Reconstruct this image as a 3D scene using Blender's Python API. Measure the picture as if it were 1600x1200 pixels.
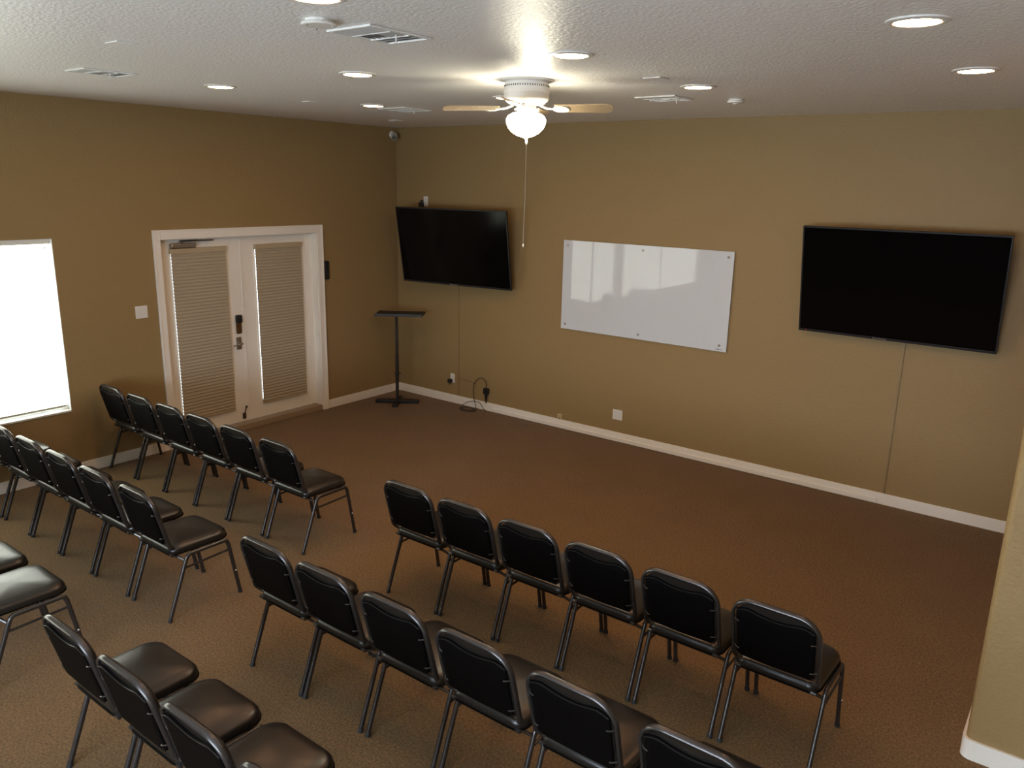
import bpy, bmesh, math, random
from mathutils import Vector, Matrix
from math import pi, sin, cos, radians as RAD

for o in list(bpy.data.objects):
    bpy.data.objects.remove(o)
S = bpy.context.scene
COL = S.collection
H = 3.35                     # ceiling height

# ------------------------------------------------------------------ camera
CAM = Vector((7.418, -7.341, 2.726))
yaw, pitch, roll, fpx = -0.645275, 0.24814, 0.022154, 1242.83
fwd = Vector((sin(yaw)*cos(pitch), cos(yaw)*cos(pitch), -sin(pitch)))
rgt = Vector((cos(yaw), -sin(yaw), 0)); up = rgt.cross(fwd)
r2 = cos(roll)*rgt + sin(roll)*up; u2 = -sin(roll)*rgt + cos(roll)*up
cd = bpy.data.cameras.new('camera'); cam = bpy.data.objects.new('camera', cd); COL.objects.link(cam)
cd.sensor_width = 36; cd.lens = 36*fpx/1600; cd.clip_start = 0.02
cam.matrix_world = Matrix(((r2.x, u2.x, -fwd.x, CAM.x), (r2.y, u2.y, -fwd.y, CAM.y), (r2.z, u2.z, -fwd.z, CAM.z), (0, 0, 0, 1)))
S.camera = cam

# ------------------------------------------------------------------ world, exposure
w = bpy.data.worlds.new('daylight'); S.world = w; w.use_nodes = True
bg = w.node_tree.nodes['Background']; bg.inputs[0].default_value = (0.80, 0.90, 1.0, 1); bg.inputs[1].default_value = 7.0
S.view_settings.view_transform = 'Standard'; S.view_settings.look = 'None'
S.view_settings.exposure = 0.0; S.view_settings.gamma = 1.0; S.view_settings.use_curve_mapping = False
try:
    S.cycles.use_denoising = True
    S.cycles.denoiser = 'OPENIMAGEDENOISE'
    S.cycles.max_bounces = 8
    S.cycles.diffuse_bounces = 5
    S.cycles.sample_clamp_indirect = 6.0
    S.cycles.caustics_reflective = False
    S.cycles.caustics_refractive = False
except Exception:
    pass

WINDOW_L = 5.2      # radiance of the back-lit window shades
REAR_L = 10.8        # glowing shades of the added, unseen window behind the camera
LAMP_L = 95.0       # recessed floodlight lenses
GLOBE_L = 50.0      # glass globe of the ceiling fan

# ------------------------------------------------------------------ materials
def mat(name, col, rough=0.6, metal=0.0, spec=0.5, bump=0.0, bscale=200.0, bdist=0.002, var=0.0, vscale=30.0,
        emit=None, estr=0.0, coat=0.0, detail=2.0, rvar=0.0):
    m = bpy.data.materials.new(name); m.use_nodes = True
    nt = m.node_tree; b = nt.nodes['Principled BSDF']
    b.inputs['Base Color'].default_value = (*col, 1); b.inputs['Roughness'].default_value = rough
    b.inputs['Metallic'].default_value = metal; b.inputs['Specular IOR Level'].default_value = spec
    b.inputs['Coat Weight'].default_value = coat; b.inputs['Coat Roughness'].default_value = 0.1
    tc = nt.nodes.new('ShaderNodeTexCoord')
    if emit:
        b.inputs['Emission Color'].default_value = (*emit, 1); b.inputs['Emission Strength'].default_value = estr
    if bump:
        n = nt.nodes.new('ShaderNodeTexNoise'); n.inputs['Scale'].default_value = bscale; n.inputs['Detail'].default_value = detail
        bp = nt.nodes.new('ShaderNodeBump'); bp.inputs['Strength'].default_value = bump; bp.inputs['Distance'].default_value = bdist
        nt.links.new(tc.outputs['Object'], n.inputs['Vector']); nt.links.new(n.outputs['Fac'], bp.inputs['Height'])
        nt.links.new(bp.outputs['Normal'], b.inputs['Normal'])
    if var:
        n = nt.nodes.new('ShaderNodeTexNoise'); n.inputs['Scale'].default_value = vscale; n.inputs['Detail'].default_value = 4
        mx = nt.nodes.new('ShaderNodeMix'); mx.data_type = 'RGBA'
        mx.inputs['A'].default_value = (*[c*(1-var) for c in col], 1); mx.inputs['B'].default_value = (*[min(1, c*(1+var)) for c in col], 1)
        nt.links.new(tc.outputs['Object'], n.inputs['Vector']); nt.links.new(n.outputs['Fac'], mx.inputs['Factor'])
        nt.links.new(mx.outputs['Result'], b.inputs['Base Color'])
    return m

M = {}
M['wall'] = mat('tan_wall_paint', (0.295, 0.200, 0.086), 0.55, spec=0.3, bump=0.5, bscale=60, bdist=0.006, detail=4, var=0.05, vscale=45)
M['ceiling'] = mat('textured_ceiling_paint', (0.88, 0.87, 0.85), 0.38, spec=0.5, bump=0.62, bscale=55, bdist=0.008, detail=6)
M['trim'] = mat('cream_trim_paint', (0.84, 0.80, 0.71), 0.35, var=0.03, vscale=6)
M['door'] = mat('cream_door_paint', (0.84, 0.80, 0.71), 0.35, var=0.02, vscale=4)
M['sill'] = mat('tan_threshold', (0.30, 0.22, 0.13), 0.7, bump=0.4, bscale=120)
M['vinyl'] = mat('black_vinyl', (0.011, 0.0095, 0.008), 0.30, spec=0.6, bump=0.12, bscale=260, bdist=0.0008)
M['backvinyl'] = mat('black_back_vinyl', (0.0022, 0.0018, 0.0018), 0.6, spec=0.06, bump=0.15, bscale=200, bdist=0.0008)
M['tube'] = mat('gunmetal_tube', (0.085, 0.080, 0.078), 0.27, metal=0.75)
M['rubber'] = mat('black_rubber', (0.012, 0.012, 0.012), 0.7)
M['plastic'] = mat('black_plastic', (0.010, 0.010, 0.011), 0.4)
M['screen'] = mat('dark_screen_glass', (0.0025, 0.0022, 0.0022), 0.12, spec=0.14)
M['board'] = mat('white_glass_board', (0.62, 0.65, 0.67), 0.03, spec=0.38)
M['chrome'] = mat('chrome', (0.6, 0.6, 0.6), 0.18, metal=1.0)
M['nickel'] = mat('satin_nickel', (0.36, 0.33, 0.29), 0.32, metal=0.9)
M['bronze'] = mat('aged_bronze', (0.20, 0.12, 0.06), 0.25, metal=0.85)
M['dark_bronze'] = mat('dark_bronze', (0.10, 0.075, 0.055), 0.35, metal=0.8)
M['white_plastic'] = mat('white_plastic', (0.72, 0.70, 0.64), 0.4)
M['white_metal'] = mat('white_enamel', (0.78, 0.77, 0.73), 0.3)
M['vent'] = mat('vent_enamel', (0.50, 0.50, 0.49), 0.35)
M['beige'] = mat('beige_plastic', (0.50, 0.38, 0.19), 0.5)
M['slot'] = mat('dark_slot', (0.03, 0.03, 0.03), 0.8)
M['blade'] = mat('pale_oak_blade', (0.42, 0.31, 0.18), 0.35, var=0.12, vscale=9)
M['stand'] = mat('black_stand_metal', (0.010, 0.008, 0.008), 0.5)
M['stand_top'] = mat('black_stand_top', (0.018, 0.018, 0.017), 0.5)
M['mark'] = mat('grey_print', (0.16, 0.15, 0.15), 0.5)
M['logo'] = mat('silver_logo', (0.35, 0.34, 0.36), 0.3, metal=0.6)
M['led'] = mat('red_led', (0.3, 0, 0), 0.4, emit=(1, 0.03, 0.02), estr=1.5)
M['lens'] = mat('lit_flood_lens', (0.9, 0.85, 0.75), 0.4, emit=(1.0, 0.48, 0.20), estr=LAMP_L)
M['globe'] = mat('lit_opal_globe', (0.9, 0.9, 0.85), 0.3, emit=(1.0, 0.92, 0.70), estr=GLOBE_L)
M['cellshade'] = mat('tan_cellular_fabric', (0.40, 0.34, 0.235), 0.8)
M['headrail'] = mat('tan_headrail', (0.44, 0.36, 0.23), 0.5)
M['shade_end'] = mat('navy_cell_ends', (0.02, 0.025, 0.06), 0.8)
M['railgrey'] = mat('grey_bottom_rail', (0.30, 0.27, 0.22), 0.5)
M['cable'] = mat('black_cable', (0.012, 0.013, 0.012), 0.5)
M['raceway_tan'] = mat('painted_raceway', (0.26, 0.175, 0.076), 0.5)

# carpet: short pile, fine fleck
m = mat('brown_carpet', (0.19, 0.125, 0.075), 0.95, spec=0.1); M['carpet'] = m
nt = m.node_tree; b = nt.nodes['Principled BSDF']
tc = nt.nodes.new('ShaderNodeTexCoord')
n1 = nt.nodes.new('ShaderNodeTexNoise'); n1.inputs['Scale'].default_value = 75; n1.inputs['Detail'].default_value = 5; n1.inputs['Roughness'].default_value = 0.7
n2 = nt.nodes.new('ShaderNodeTexNoise'); n2.inputs['Scale'].default_value = 2.2; n2.inputs['Detail'].default_value = 3
r1 = nt.nodes.new('ShaderNodeValToRGB')
r1.color_ramp.elements[0].position = 0.36; r1.color_ramp.elements[0].color = (0.092, 0.050, 0.0145, 1)
r1.color_ramp.elements[1].position = 0.64; r1.color_ramp.elements[1].color = (0.230, 0.132, 0.047, 1)
mx = nt.nodes.new('ShaderNodeMix'); mx.data_type = 'RGBA'; mx.blend_type = 'MULTIPLY'; mx.inputs['Factor'].default_value = 1
r2n = nt.nodes.new('ShaderNodeMapRange'); r2n.inputs['To Min'].default_value = 0.86; r2n.inputs['To Max'].default_value = 1.12
bp = nt.nodes.new('ShaderNodeBump'); bp.inputs['Strength'].default_value = 0.8; bp.inputs['Distance'].default_value = 0.006
L = nt.links.new
L(tc.outputs['Object'], n1.inputs['Vector']); L(tc.outputs['Object'], n2.inputs['Vector'])
L(n1.outputs['Fac'], r1.inputs['Fac']); L(r1.outputs['Color'], mx.inputs['A'])
L(n2.outputs['Fac'], r2n.inputs['Value']); L(r2n.outputs['Result'], mx.inputs['B'])
L(mx.outputs['Result'], b.inputs['Base Color']); L(n1.outputs['Fac'], bp.inputs['Height']); L(bp.outputs['Normal'], b.inputs['Normal'])
b.inputs['Sheen Weight'].default_value = 0.15

# back-lit window shade: light shines through the pleats, a little less along each fold
m = bpy.data.materials.new('backlit_pleated_shade'); m.use_nodes = True; M['winshade'] = m
nt = m.node_tree; b = nt.nodes['Principled BSDF']; L = nt.links.new
b.inputs['Base Color'].default_value = (0.8, 0.8, 0.78, 1); b.inputs['Roughness'].default_value = 0.8
b.inputs['Emission Color'].default_value = (0.95, 1.0, 0.86, 1)
b.inputs['Emission Strength'].default_value = WINDOW_L
m2 = m.copy(); m2.name = 'backlit_shade_overlap'; M['winshade_overlap'] = m2; m2.node_tree.nodes['Principled BSDF'].inputs['Emission Strength'].default_value = WINDOW_L*0.35
m = m.copy(); m.name = 'added_rear_glow'; M['rear_glow'] = m  # glow for the added rear window, no such source in view
m.node_tree.nodes['Principled BSDF'].inputs['Emission Strength'].default_value = REAR_L
m.node_tree.nodes['Principled BSDF'].inputs['Emission Color'].default_value = (0.82, 0.97, 1.16, 1)

# clear glass that lets the sky through
m = bpy.data.materials.new('clear_glass'); m.use_nodes = True; M['glass'] = m
nt = m.node_tree; nt.nodes.remove(nt.nodes['Principled BSDF']); out = nt.nodes['Material Output']
tr = nt.nodes.new('ShaderNodeBsdfTransparent'); gl = nt.nodes.new('ShaderNodeBsdfGlossy'); gl.inputs['Roughness'].default_value = 0.02
fr = nt.nodes.new('ShaderNodeFresnel'); fr.inputs['IOR'].default_value = 1.45; ms = nt.nodes.new('ShaderNodeMixShader')
nt.links.new(fr.outputs[0], ms.inputs[0]); nt.links.new(tr.outputs[0], ms.inputs[1]); nt.links.new(gl.outputs[0], ms.inputs[2])
nt.links.new(ms.outputs[0], out.inputs['Surface'])

# ------------------------------------------------------------------ mesh helpers
def obj(name, bm, m, parent=None, smooth=False, bevel=0.0, mw=None):
    me = bpy.data.meshes.new(name)
    bmesh.ops.recalc_face_normals(bm, faces=bm.faces)
    bm.to_mesh(me); bm.free()
    if smooth:
        for p in me.polygons: p.use_smooth = True
        me.set_sharp_from_angle(angle=RAD(42))
    ml = m if isinstance(m, (list, tuple)) else [m]
    for x in ml: me.materials.append(x)
    o = bpy.data.objects.new(name, me); COL.objects.link(o)
    if parent: o.parent = parent
    if mw is not None: o.matrix_local = mw
    if bevel:
        bv = o.modifiers.new('bevel', 'BEVEL'); bv.width = bevel; bv.segments = 2; bv.limit_method = 'ANGLE'
    return o

def tag(o, label, cat, group=None, kind=None):
    o['label'] = label; o['category'] = cat
    if group: o['group'] = group
    if kind: o['kind'] = kind
    return o

def thing(name, label, cat, loc=(0, 0, 0), rot=(0, 0, 0), group=None):
    o = bpy.data.objects.new(name, None); COL.objects.link(o); o.empty_display_size = 0.1
    o.location = loc; o.rotation_euler = rot
    return tag(o, label, cat, group)

def struct(name, bm, m, **k):
    o = obj(name, bm, m, **k); o['kind'] = 'structure'; return o

def box(bm, x0, x1, y0, y1, z0, z1, mi=0):
    v = [bm.verts.new(p) for p in ((x0, y0, z0), (x1, y0, z0), (x1, y1, z0), (x0, y1, z0), (x0, y0, z1), (x1, y0, z1), (x1, y1, z1), (x0, y1, z1))]
    fs = [(0, 3, 2, 1), (4, 5, 6, 7), (0, 1, 5, 4), (1, 2, 6, 5), (2, 3, 7, 6), (3, 0, 4, 7)]
    for f in fs:
        q = bm.faces.new([v[i] for i in f]); q.material_index = mi
    return v

def B(*a):
    bm = bmesh.new(); box(bm, *a); return bm

def tube(bm, pts, r, seg=10, closed=False, flat=1.0, upv=None, cap=True):
    """sweep a circle (flat<1: an oval squeezed across upv) along pts"""
    P = [Vector(p) for p in pts]; n = len(P); rings = []
    prev = None
    for i, p in enumerate(P):
        if closed: t = (P[(i+1) % n]-P[i-1]).normalized()
        else: t = ((P[min(i+1, n-1)]-P[max(i-1, 0)])).normalized()
        if prev is None:
            a = Vector(upv) if upv else (Vector((0, 0, 1)) if abs(t.z) < 0.9 else Vector((1, 0, 0)))
        else: a = prev
        a = (a - t*a.dot(t)).normalized(); prev = a; c = t.cross(a)
        rings.append([bm.verts.new(p + r*(cos(2*pi*k/seg)*a*flat + sin(2*pi*k/seg)*c)) for k in range(seg)])
    m_ = n if closed else n-1
    for i in range(m_):
        A, Bq = rings[i], rings[(i+1) % n]
        for k in range(seg):
            bm.faces.new((A[k], A[(k+1) % seg], Bq[(k+1) % seg], Bq[k]))
    if cap and not closed:
        bm.faces.new(rings[0][::-1]); bm.faces.new(rings[-1])
    return bm

def lathe(bm, prof, seg=32, c=(0, 0), axis='z', mi=0):
    rings = []
    for r, z in prof:
        rr = max(r, 1e-4)
        rings.append([bm.verts.new((c[0]+rr*cos(2*pi*k/seg), c[1]+rr*sin(2*pi*k/seg), z)) for k in range(seg)])
    for i in range(len(rings)-1):
        for k in range(seg):
            f = bm.faces.new((rings[i][k], rings[i][(k+1) % seg], rings[i+1][(k+1) % seg], rings[i+1][k])); f.material_index = mi
    f = bm.faces.new(rings[0][::-1]); f.material_index = mi
    f = bm.faces.new(rings[-1]); f.material_index = mi
    return bm

def smooth_path(pts, rad, n=5):
    """round the corners of a polyline"""
    P = [Vector(p) for p in pts]; out = [P[0]]
    for i in range(1, len(P)-1):
        a, b_, c = P[i-1], P[i], P[i+1]
        r = min(rad, (a-b_).length*0.49, (c-b_).length*0.49)
        s = b_ + (a-b_).normalized()*r; e = b_ + (c-b_).normalized()*r
        for k in range(n+1):
            t = k/n; out.append(s*(1-t)**2 + b_*2*t*(1-t) + e*t*t)
    out.append(P[-1]); return out

def rrect(wd, hd, rads, n=6):
    """rounded rectangle outline, centred; rads = corner radii (tr, tl, bl, br)"""
    pts = []
    cs = ((wd/2, hd/2, 0, rads[0]), (-wd/2, hd/2, 90, rads[1]), (-wd/2, -hd/2, 180, rads[2]), (wd/2, -hd/2, 270, rads[3]))
    for (x, y, a0, r) in cs:
        cx = x - r*(1 if x > 0 else -1); cy = y - r*(1 if y > 0 else -1)
        for k in range(n+1):
            a = RAD(a0 + 90*k/n); pts.append((cx+r*cos(a), cy+r*sin(a)))
    return pts

def pad(bm, outline, layers, dome, rings=5, bottom=True):
    """cushion: outline swept through (inset, height) layers, domed top made of shrinking rings"""
    n = len(outline)
    cx = sum(p[0] for p in outline)/n; cy = sum(p[1] for p in outline)/n
    mxr = max(math.hypot(p[0]-cx, p[1]-cy) for p in outline)
    def ring(ins, z):
        s = 1 - ins/(mxr*0.75)
        return [bm.verts.new((cx+(x-cx)*s, cy+(y-cy)*s, z)) for x, y in outline]
    R_ = [ring(i, z) for i, z in layers]
    i0, z0 = layers[-1]; s0 = 1 - i0/(mxr*0.75)
    for k in range(1, rings):
        t = k/rings; s = s0*(1-t)
        R_.append([bm.verts.new((cx+(x-cx)*s, cy+(y-cy)*s, z0 + dome*(1-(1-t)**2))) for x, y in outline])
    for a, b_ in zip(R_, R_[1:]):
        for k in range(n): bm.faces.new((a[k], a[(k+1) % n], b_[(k+1) % n], b_[k]))
    tip = bm.verts.new((cx, cy, z0+dome))
    for k in range(n): bm.faces.new((R_[-1][k], R_[-1][(k+1) % n], tip))
    if bottom: bm.faces.new(R_[0][::-1])
    return bm

# ------------------------------------------------------------------ the setting
XR, XE, YB = 7.196, 9.2, -9.9     # right wall, far right wall of the rear area, rear wall
struct('floor', B(-0.16, XE+0.1, YB-0.1, 0.12, -0.12, 0.0), M['carpet'])
struct('ceiling', B(-0.16, XE+0.1, YB-0.1, 0.12, H, H+0.12), M['ceiling'])
struct('wall_back', B(0, XR+0.14, 0, 0.12, 0, H), M['wall'])
DL, DR, DT = -3.205, -1.295, 2.12         # doorway
W1 = (-5.70, -4.182); W2 = (-9.30, -5.95); WZ = (0.606, 2.166)
bm = bmesh.new()
for (y0, y1, z0, z1) in ((DR, 0.12, 0, H), (DL, DR, DT, H), (W1[1], DL, 0, H), (W1[0], W1[1], 0, WZ[0]), (W1[0], W1[1], WZ[1], H),
                         (W2[1], W1[0], 0, H), (W2[0], W2[1], 0, WZ[0]), (W2[0], W2[1], WZ[1], H), (YB-0.1, W2[0], 0, H)):
    box(bm, -0.16, 0, y0, y1, z0, z1)
struct('wall_left', bm, M['wall'])
# right wall: runs from the screen wall to a bull-nosed end near the steps, then turns right
pts = [(XR, 0.0), (XR, -3.24+0.035)]
for k in range(1, 6):
    a = RAD(180 + 90*k/6); pts.append((XR+0.035+0.035*cos(a), -3.24+0.035+0.035*sin(a)))
pts += [(XR+0.035, -3.24), (XE, -3.24), (XE, -3.10), (XR+0.14, -3.10), (XR+0.14, 0.0)]
def extr(pts, z0, z1):
    bm = bmesh.new(); a = [bm.verts.new((x, y, z0)) for x, y in pts]; c = [bm.verts.new((x, y, z1)) for x, y in pts]
    n = len(pts)
    for k in range(n): bm.faces.new((a[k], a[(k+1) % n], c[(k+1) % n], c[k]))
    bm.faces.new(a[::-1]); bm.faces.new(c); return bm
M['wall_light'] = M['wall']
struct('wall_right', extr(pts, 0, H), M['wall'])
R3 = (4.30, 8.60); RZ = (0.95, 2.50)  # opening for the added rear window
bm = bmesh.new()
for a in ((0, R3[0], 0, H), (R3[1], XE, 0, H), (R3[0], R3[1], 0, RZ[0]), (R3[0], R3[1], RZ[1], H)): box(bm, a[0], a[1], YB-0.16, YB, a[2], a[3])
struct('wall_rear', bm, M['wall'])
struct('wall_side', B(XE, XE+0.1, YB, -3.10, 0, H), M['wall'])

# baseboards
bh, bt = 0.105, 0.015
struct('baseboard_back', B(0.0, XR, -bt, 0, 0, bh), M['trim'], bevel=0.004)
bm = bmesh.new()
box(bm, 0, bt, -1.222, -bt, 0, bh); box(bm, 0, bt, YB, -3.278, 0, bh)
struct('baseboard_left', bm, M['trim'], bevel=0.004)
bp_ = [(XR, -bt), (XR-bt, -bt), (XR-bt, -3.24+0.035)]
for k in range(1, 6):
    a = RAD(180 + 90*k/6); bp_.append((XR+0.035+0.05*cos(a), -3.24+0.035+0.05*sin(a)))
bp_ += [(XR+0.035, -3.24-bt), (XE, -3.24-bt), (XE, -3.24)]
bp_ += [(XR+0.035, -3.24)] + [(XR+0.035+0.035*cos(RAD(270-15*k)), -3.205+0.035*sin(RAD(270-15*k))) for k in range(1, 6)] + [(XR, -3.205)]
struct('baseboard_right', extr(bp_, 0, bh), M['trim'])

# windows in the left wall: frame, glass, back-lit pleated shades
def window(name, y0, y1, cuts):
    z0, z1 = WZ
    bm = bmesh.new(); f = 0.03
    box(bm, -0.155, -0.095, y0, y1, z0, z0+f); box(bm, -0.155, -0.095, y0, y1, z1-f, z1)
    ed = [y0] + cuts + [y1]
    box(bm, -0.155, -0.095, y0, y0+f, z0+f, z1-f); box(bm, -0.155, -0.095, y1-f, y1, z0+f, z1-f)
    for c in cuts: box(bm, -0.155, -0.095, c-f, c+f, z0+f, z1-f)
    # painted returns of the opening
    t = 0.006
    box(bm, -0.095, 0.0, y1-t, y1, z0, z1); box(bm, -0.095, 0.0, y0, y0+t, z0, z1)
    box(bm, -0.095, 0.0, y0+t, y1-t, z1-t, z1)
    wn = struct(name, bm, M['white_metal'])
    sl = obj('window_sill', B(-0.095, 0.012, y0+t, y1-t, z0, z0+0.018), M['white_metal'], wn, bevel=0.003)
    for a, c in zip(ed, ed[1:]):
        obj('pane', B(-0.135, -0.130, a+f, c-f, z0+f, z1-f), M['glass'], wn)
        # translucent blind: broad slats, each overlapping the next, dimmer where two layers lie together
        bm = bmesh.new(); zt, zb = z1-0.045, z0+0.060; n = 24; pt = (zt-zb)/n
        ya, yc = a+0.028, c-0.026
        for k in range(n):
            zz = zt-pt*k
            for (u0, u1, x0, x1, mi) in ((0.0, 0.76, -0.046, -0.058, 0), (0.76, 1.0, -0.058, -0.046, 1)):
                v = [bm.verts.new(p) for p in ((x0, ya, zz-pt*u0), (x0, yc, zz-pt*u0), (x1, yc, zz-pt*u1), (x1, ya, zz-pt*u1))]
                bm.faces.new(v).material_index = mi
        sh = obj('window_shade', bm, [M['winshade'], M['winshade_overlap']], wn)
        obj('head_rail', B(-0.075, -0.030, a+0.02, c-0.012, z1-0.045, z1-0.008), M['white_plastic'], sh, bevel=0.003)
        obj('bottom_rail', B(-0.066, -0.040, ya, yc, z0+0.045, z0+0.060), M['railgrey'], sh)
        bm = bmesh.new(); tube(bm, [(-0.028, c-0.055, z1-0.05), (-0.028, c-0.056, z1-0.42)], 0.0015, 6)
        lathe(bm, [(0.002, z1-0.075), (0.007, z1-0.085), (0.002, z1-0.06)][::1], 8, (-0.028, c-0.055))
        obj('pull_cord', bm, M['railgrey'], sh)
    return wn
window('window_1', *W1, [-4.93])
window('window_2', *W2, [-7.60])
bm = bmesh.new(); f = 0.035; a, c = R3; z0, z1 = RZ  # added unseen window, put in to brighten the ceiling and near right wall
for q in ((a, c, z0, z0+f), (a, c, z1-f, z1), (a, a+f, z0+f, z1-f), (c-f, c, z0+f, z1-f), (5.70, 5.77, z0+f, z1-f), (7.13, 7.20, z0+f, z1-f)):
    box(bm, q[0], q[1], YB-0.155, YB-0.09, q[2], q[3])
w3 = struct('added_rear_window', bm, M['white_metal'])
for (q0, q1) in ((a+f, 5.70), (5.77, 7.13), (7.20, c-f)):
    obj('pane', B(q0, q1, YB-0.13, YB-0.125, z0+f, z1-f), M['glass'], w3)
    bm = bmesh.new(); n = 70; prev = None
    for k in range(2*n+1):
        z = z1-0.045-(z1-z0-0.085)*k/(2*n); y = YB-0.055+(0.006 if k % 2 else -0.006)
        qq = [bm.verts.new((q0-0.01, y, z)), bm.verts.new((q1+0.01, y, z))]
        if prev: bm.faces.new((prev[0], prev[1], qq[1], qq[0]))
        prev = qq
    sh = obj('window_shade', bm, M['rear_glow'], w3)
    obj('head_rail', B(q0-0.015, q1+0.015, YB-0.075, YB-0.035, z1-0.045, z1-0.01), M['white_plastic'], sh)

# double door
struct('trim_1', (lambda bm: (box(bm, 0, 0.02, DL-0.07, DL+0.004, 0, DT+0.088), box(bm, 0, 0.02, DR-0.004, DR+0.075, 0, DT+0.088),
        box(bm, 0, 0.02, DL+0.004, DR-0.004, DT-0.004, DT+0.088),
        box(bm, 0.02, 0.028, DL-0.07, DL-0.052, 0, DT+0.088), box(bm, 0.02, 0.028, DR+0.057, DR+0.075, 0, DT+0.088), box(bm, 0.02, 0.028, DL-0.052, DR+0.057, DT+0.070, DT+0.088),
        box(bm, -0.155, 0, DL, DL+0.012, 0, DT), box(bm, -0.155, 0, DR-0.012, DR, 0, DT), box(bm, -0.155, 0, DL+0.012, DR-0.012, DT-0.012, DT)) and bm)(bmesh.new()), M['trim'], bevel=0.003)
struct('trim_2', B(-0.155, 0.012, DL+0.012, DR-0.012, 0, 0.066), M['sill'], bevel=0.006)
SEAM = -2.262
XD = -0.098      # room face of the leaves
def leaf(name, y0, y1, g0, g1):
    gz0, gz1 = 0.27, 1.97
    bm = bmesh.new(); x0 = XD-0.042; zb, zt = 0.072, DT-0.015
    box(bm, x0, XD, y0, g0, zb, zt); box(bm, x0, XD, g1, y1, zb, zt)
    box(bm, x0, XD, g0, g1, zb, gz0); box(bm, x0, XD, g0, g1, gz1, zt)
    d = struct(name, bm, M['door'])
    obj('glass_pane', B(XD-0.025, XD-0.019, g0, g1, gz0, gz1), M['glass'], d)
    bm = bmesh.new(); e = 0.022
    for a in ((g0-e, g0+0.004, gz0-e, gz1+e), (g1-0.004, g1+e, gz0-e, gz1+e), (g0+0.004, g1-0.004, gz0-e, gz0+0.004), (g0+0.004, g1-0.004, gz1-0.004, gz1+e)):
        box(bm, XD, XD+0.008, *a)
    obj('glazing_bead', bm, M['door'], d, bevel=0.002)
    # cellular shade hung in front of the glass
    s0, s1 = g0-0.005, g1+0.014; zt, zb = 1.965, 0.245; n = 50
    bm = bmesh.new(); prev = None
    xs = XD+0.018
    for k in range(2*n+1):
        z = zt-(zt-zb)*k/(2*n); dx = 0.006 if k % 2 else 0.0
        q = [bm.verts.new((xs+0.012+dx, s0, z)), bm.verts.new((xs+0.012+dx, s1, z)), bm.verts.new((xs+0.009-dx*0.9, s1, z)), bm.verts.new((xs+0.009-dx*0.9, s0, z))]
        if prev:
            bm.faces.new((prev[0], prev[1], q[1], q[0])); bm.faces.new((prev[2], prev[3], q[3], q[2]))
        prev = q
    sh = obj('cellular_shade', bm, M['cellshade'], d)
    obj('head_rail', B(XD+0.009, XD+0.048, s0-0.012, s1+0.008, zt, zt+0.050), M['headrail'], sh, bevel=0.003)
    obj('bottom_rail', B(xs, xs+0.022, s0, s1, zb-0.014, zb), M['headrail'], sh, bevel=0.002)
    bm = bmesh.new(); prev = None
    for k in range(2*n+1):                      # open ends of the cells
        z = zt-(zt-zb)*k/(2*n); dx = 0.006 if k % 2 else 0.0
        q = [bm.verts.new((xs+0.0115+dx, s0+0.001, z)), bm.verts.new((xs+0.0095-dx*0.9, s0+0.001, z))]
        if prev: bm.faces.new((prev[0], prev[1], q[1], q[0]))
        prev = q
    obj('cell_edge', bm, M['shade_end'], sh)
    return d
d1 = leaf('door_1', DL+0.014, SEAM-0.0015, -3.05, -2.46)
d2 = leaf('door_2', SEAM+0.0015, DR-0.014, -2.075, -1.485)
obj('astragal', B(XD, XD+0.008, SEAM+0.002, SEAM+0.022, 0.075, DT-0.02), M['door'], d2, bevel=0.002)
# hardware on the left leaf
bm = bmesh.new(); box(bm, XD, XD+0.055, -3.055, -2.790, 2.015, 2.068)
dc = obj('door_closer', bm, M['nickel'], d1, bevel=0.012)
bm = bmesh.new(); lathe(bm, [(0.013, 2.062), (0.013, 2.088), (0.008, 2.094)], 12, (XD+0.028, -2.945))
box(bm, XD+0.020, XD+0.050, -2.945, -2.915, 2.083, 2.091)
tube(bm, [(XD+0.040, -2.935, 2.087), (XD+0.062, -2.78, 2.089)], 0.007, 8)
box(bm, XD+0.050, XD+0.074, -2.79, -2.60, 2.082, 2.093)
obj('closer_arm', bm, M['dark_bronze'], dc)
bm = bmesh.new(); box(bm, XD, XD+0.030, -2.365, -2.300, 1.065, 1.270)
kp = obj('keypad_lock', bm, M['bronze'], d1, bevel=0.014)
obj('lock_cover', B(XD+0.002, XD+0.046, -2.369, -2.296, 1.185, 1.275), M['plastic'], kp, bevel=0.016)
bm = bmesh.new(); box(bm, XD, XD+0.016, -2.368, -2.308, 0.890, 1.030)
hp = obj('handle_plate', bm, M['nickel'], d1, bevel=0.010)
bm = bmesh.new(); tube(bm, [(XD+0.016, -2.338, 0.955), (XD+0.055, -2.338, 0.955)], 0.012, 10)
tube(bm, smooth_path([(XD+0.052, -2.320, 0.955), (XD+0.056, -2.36, 0.957), (XD+0.052, -2.435, 0.948)], 0.02), 0.008, 10)
obj('lever_handle', bm, M['chrome'], hp, smooth=True)
bm = bmesh.new(); box(bm, XD, XD+0.010, -2.345, -2.305, 0.100, 0.165)
tube(bm, [(XD+0.012, -2.325, 0.150), (XD+0.03, -2.310, 0.235)], 0.006, 8)
lathe(bm, [(0.010, 0.228), (0.013, 0.236), (0.010, 0.250)], 10, (XD+0.031, -2.309))
tube(bm, [(XD+0.012, -2.325, 0.150), (XD+0.016, -2.330, 0.115)], 0.010, 8)
obj('door_stop', bm, M['dark_bronze'], d1)

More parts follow.
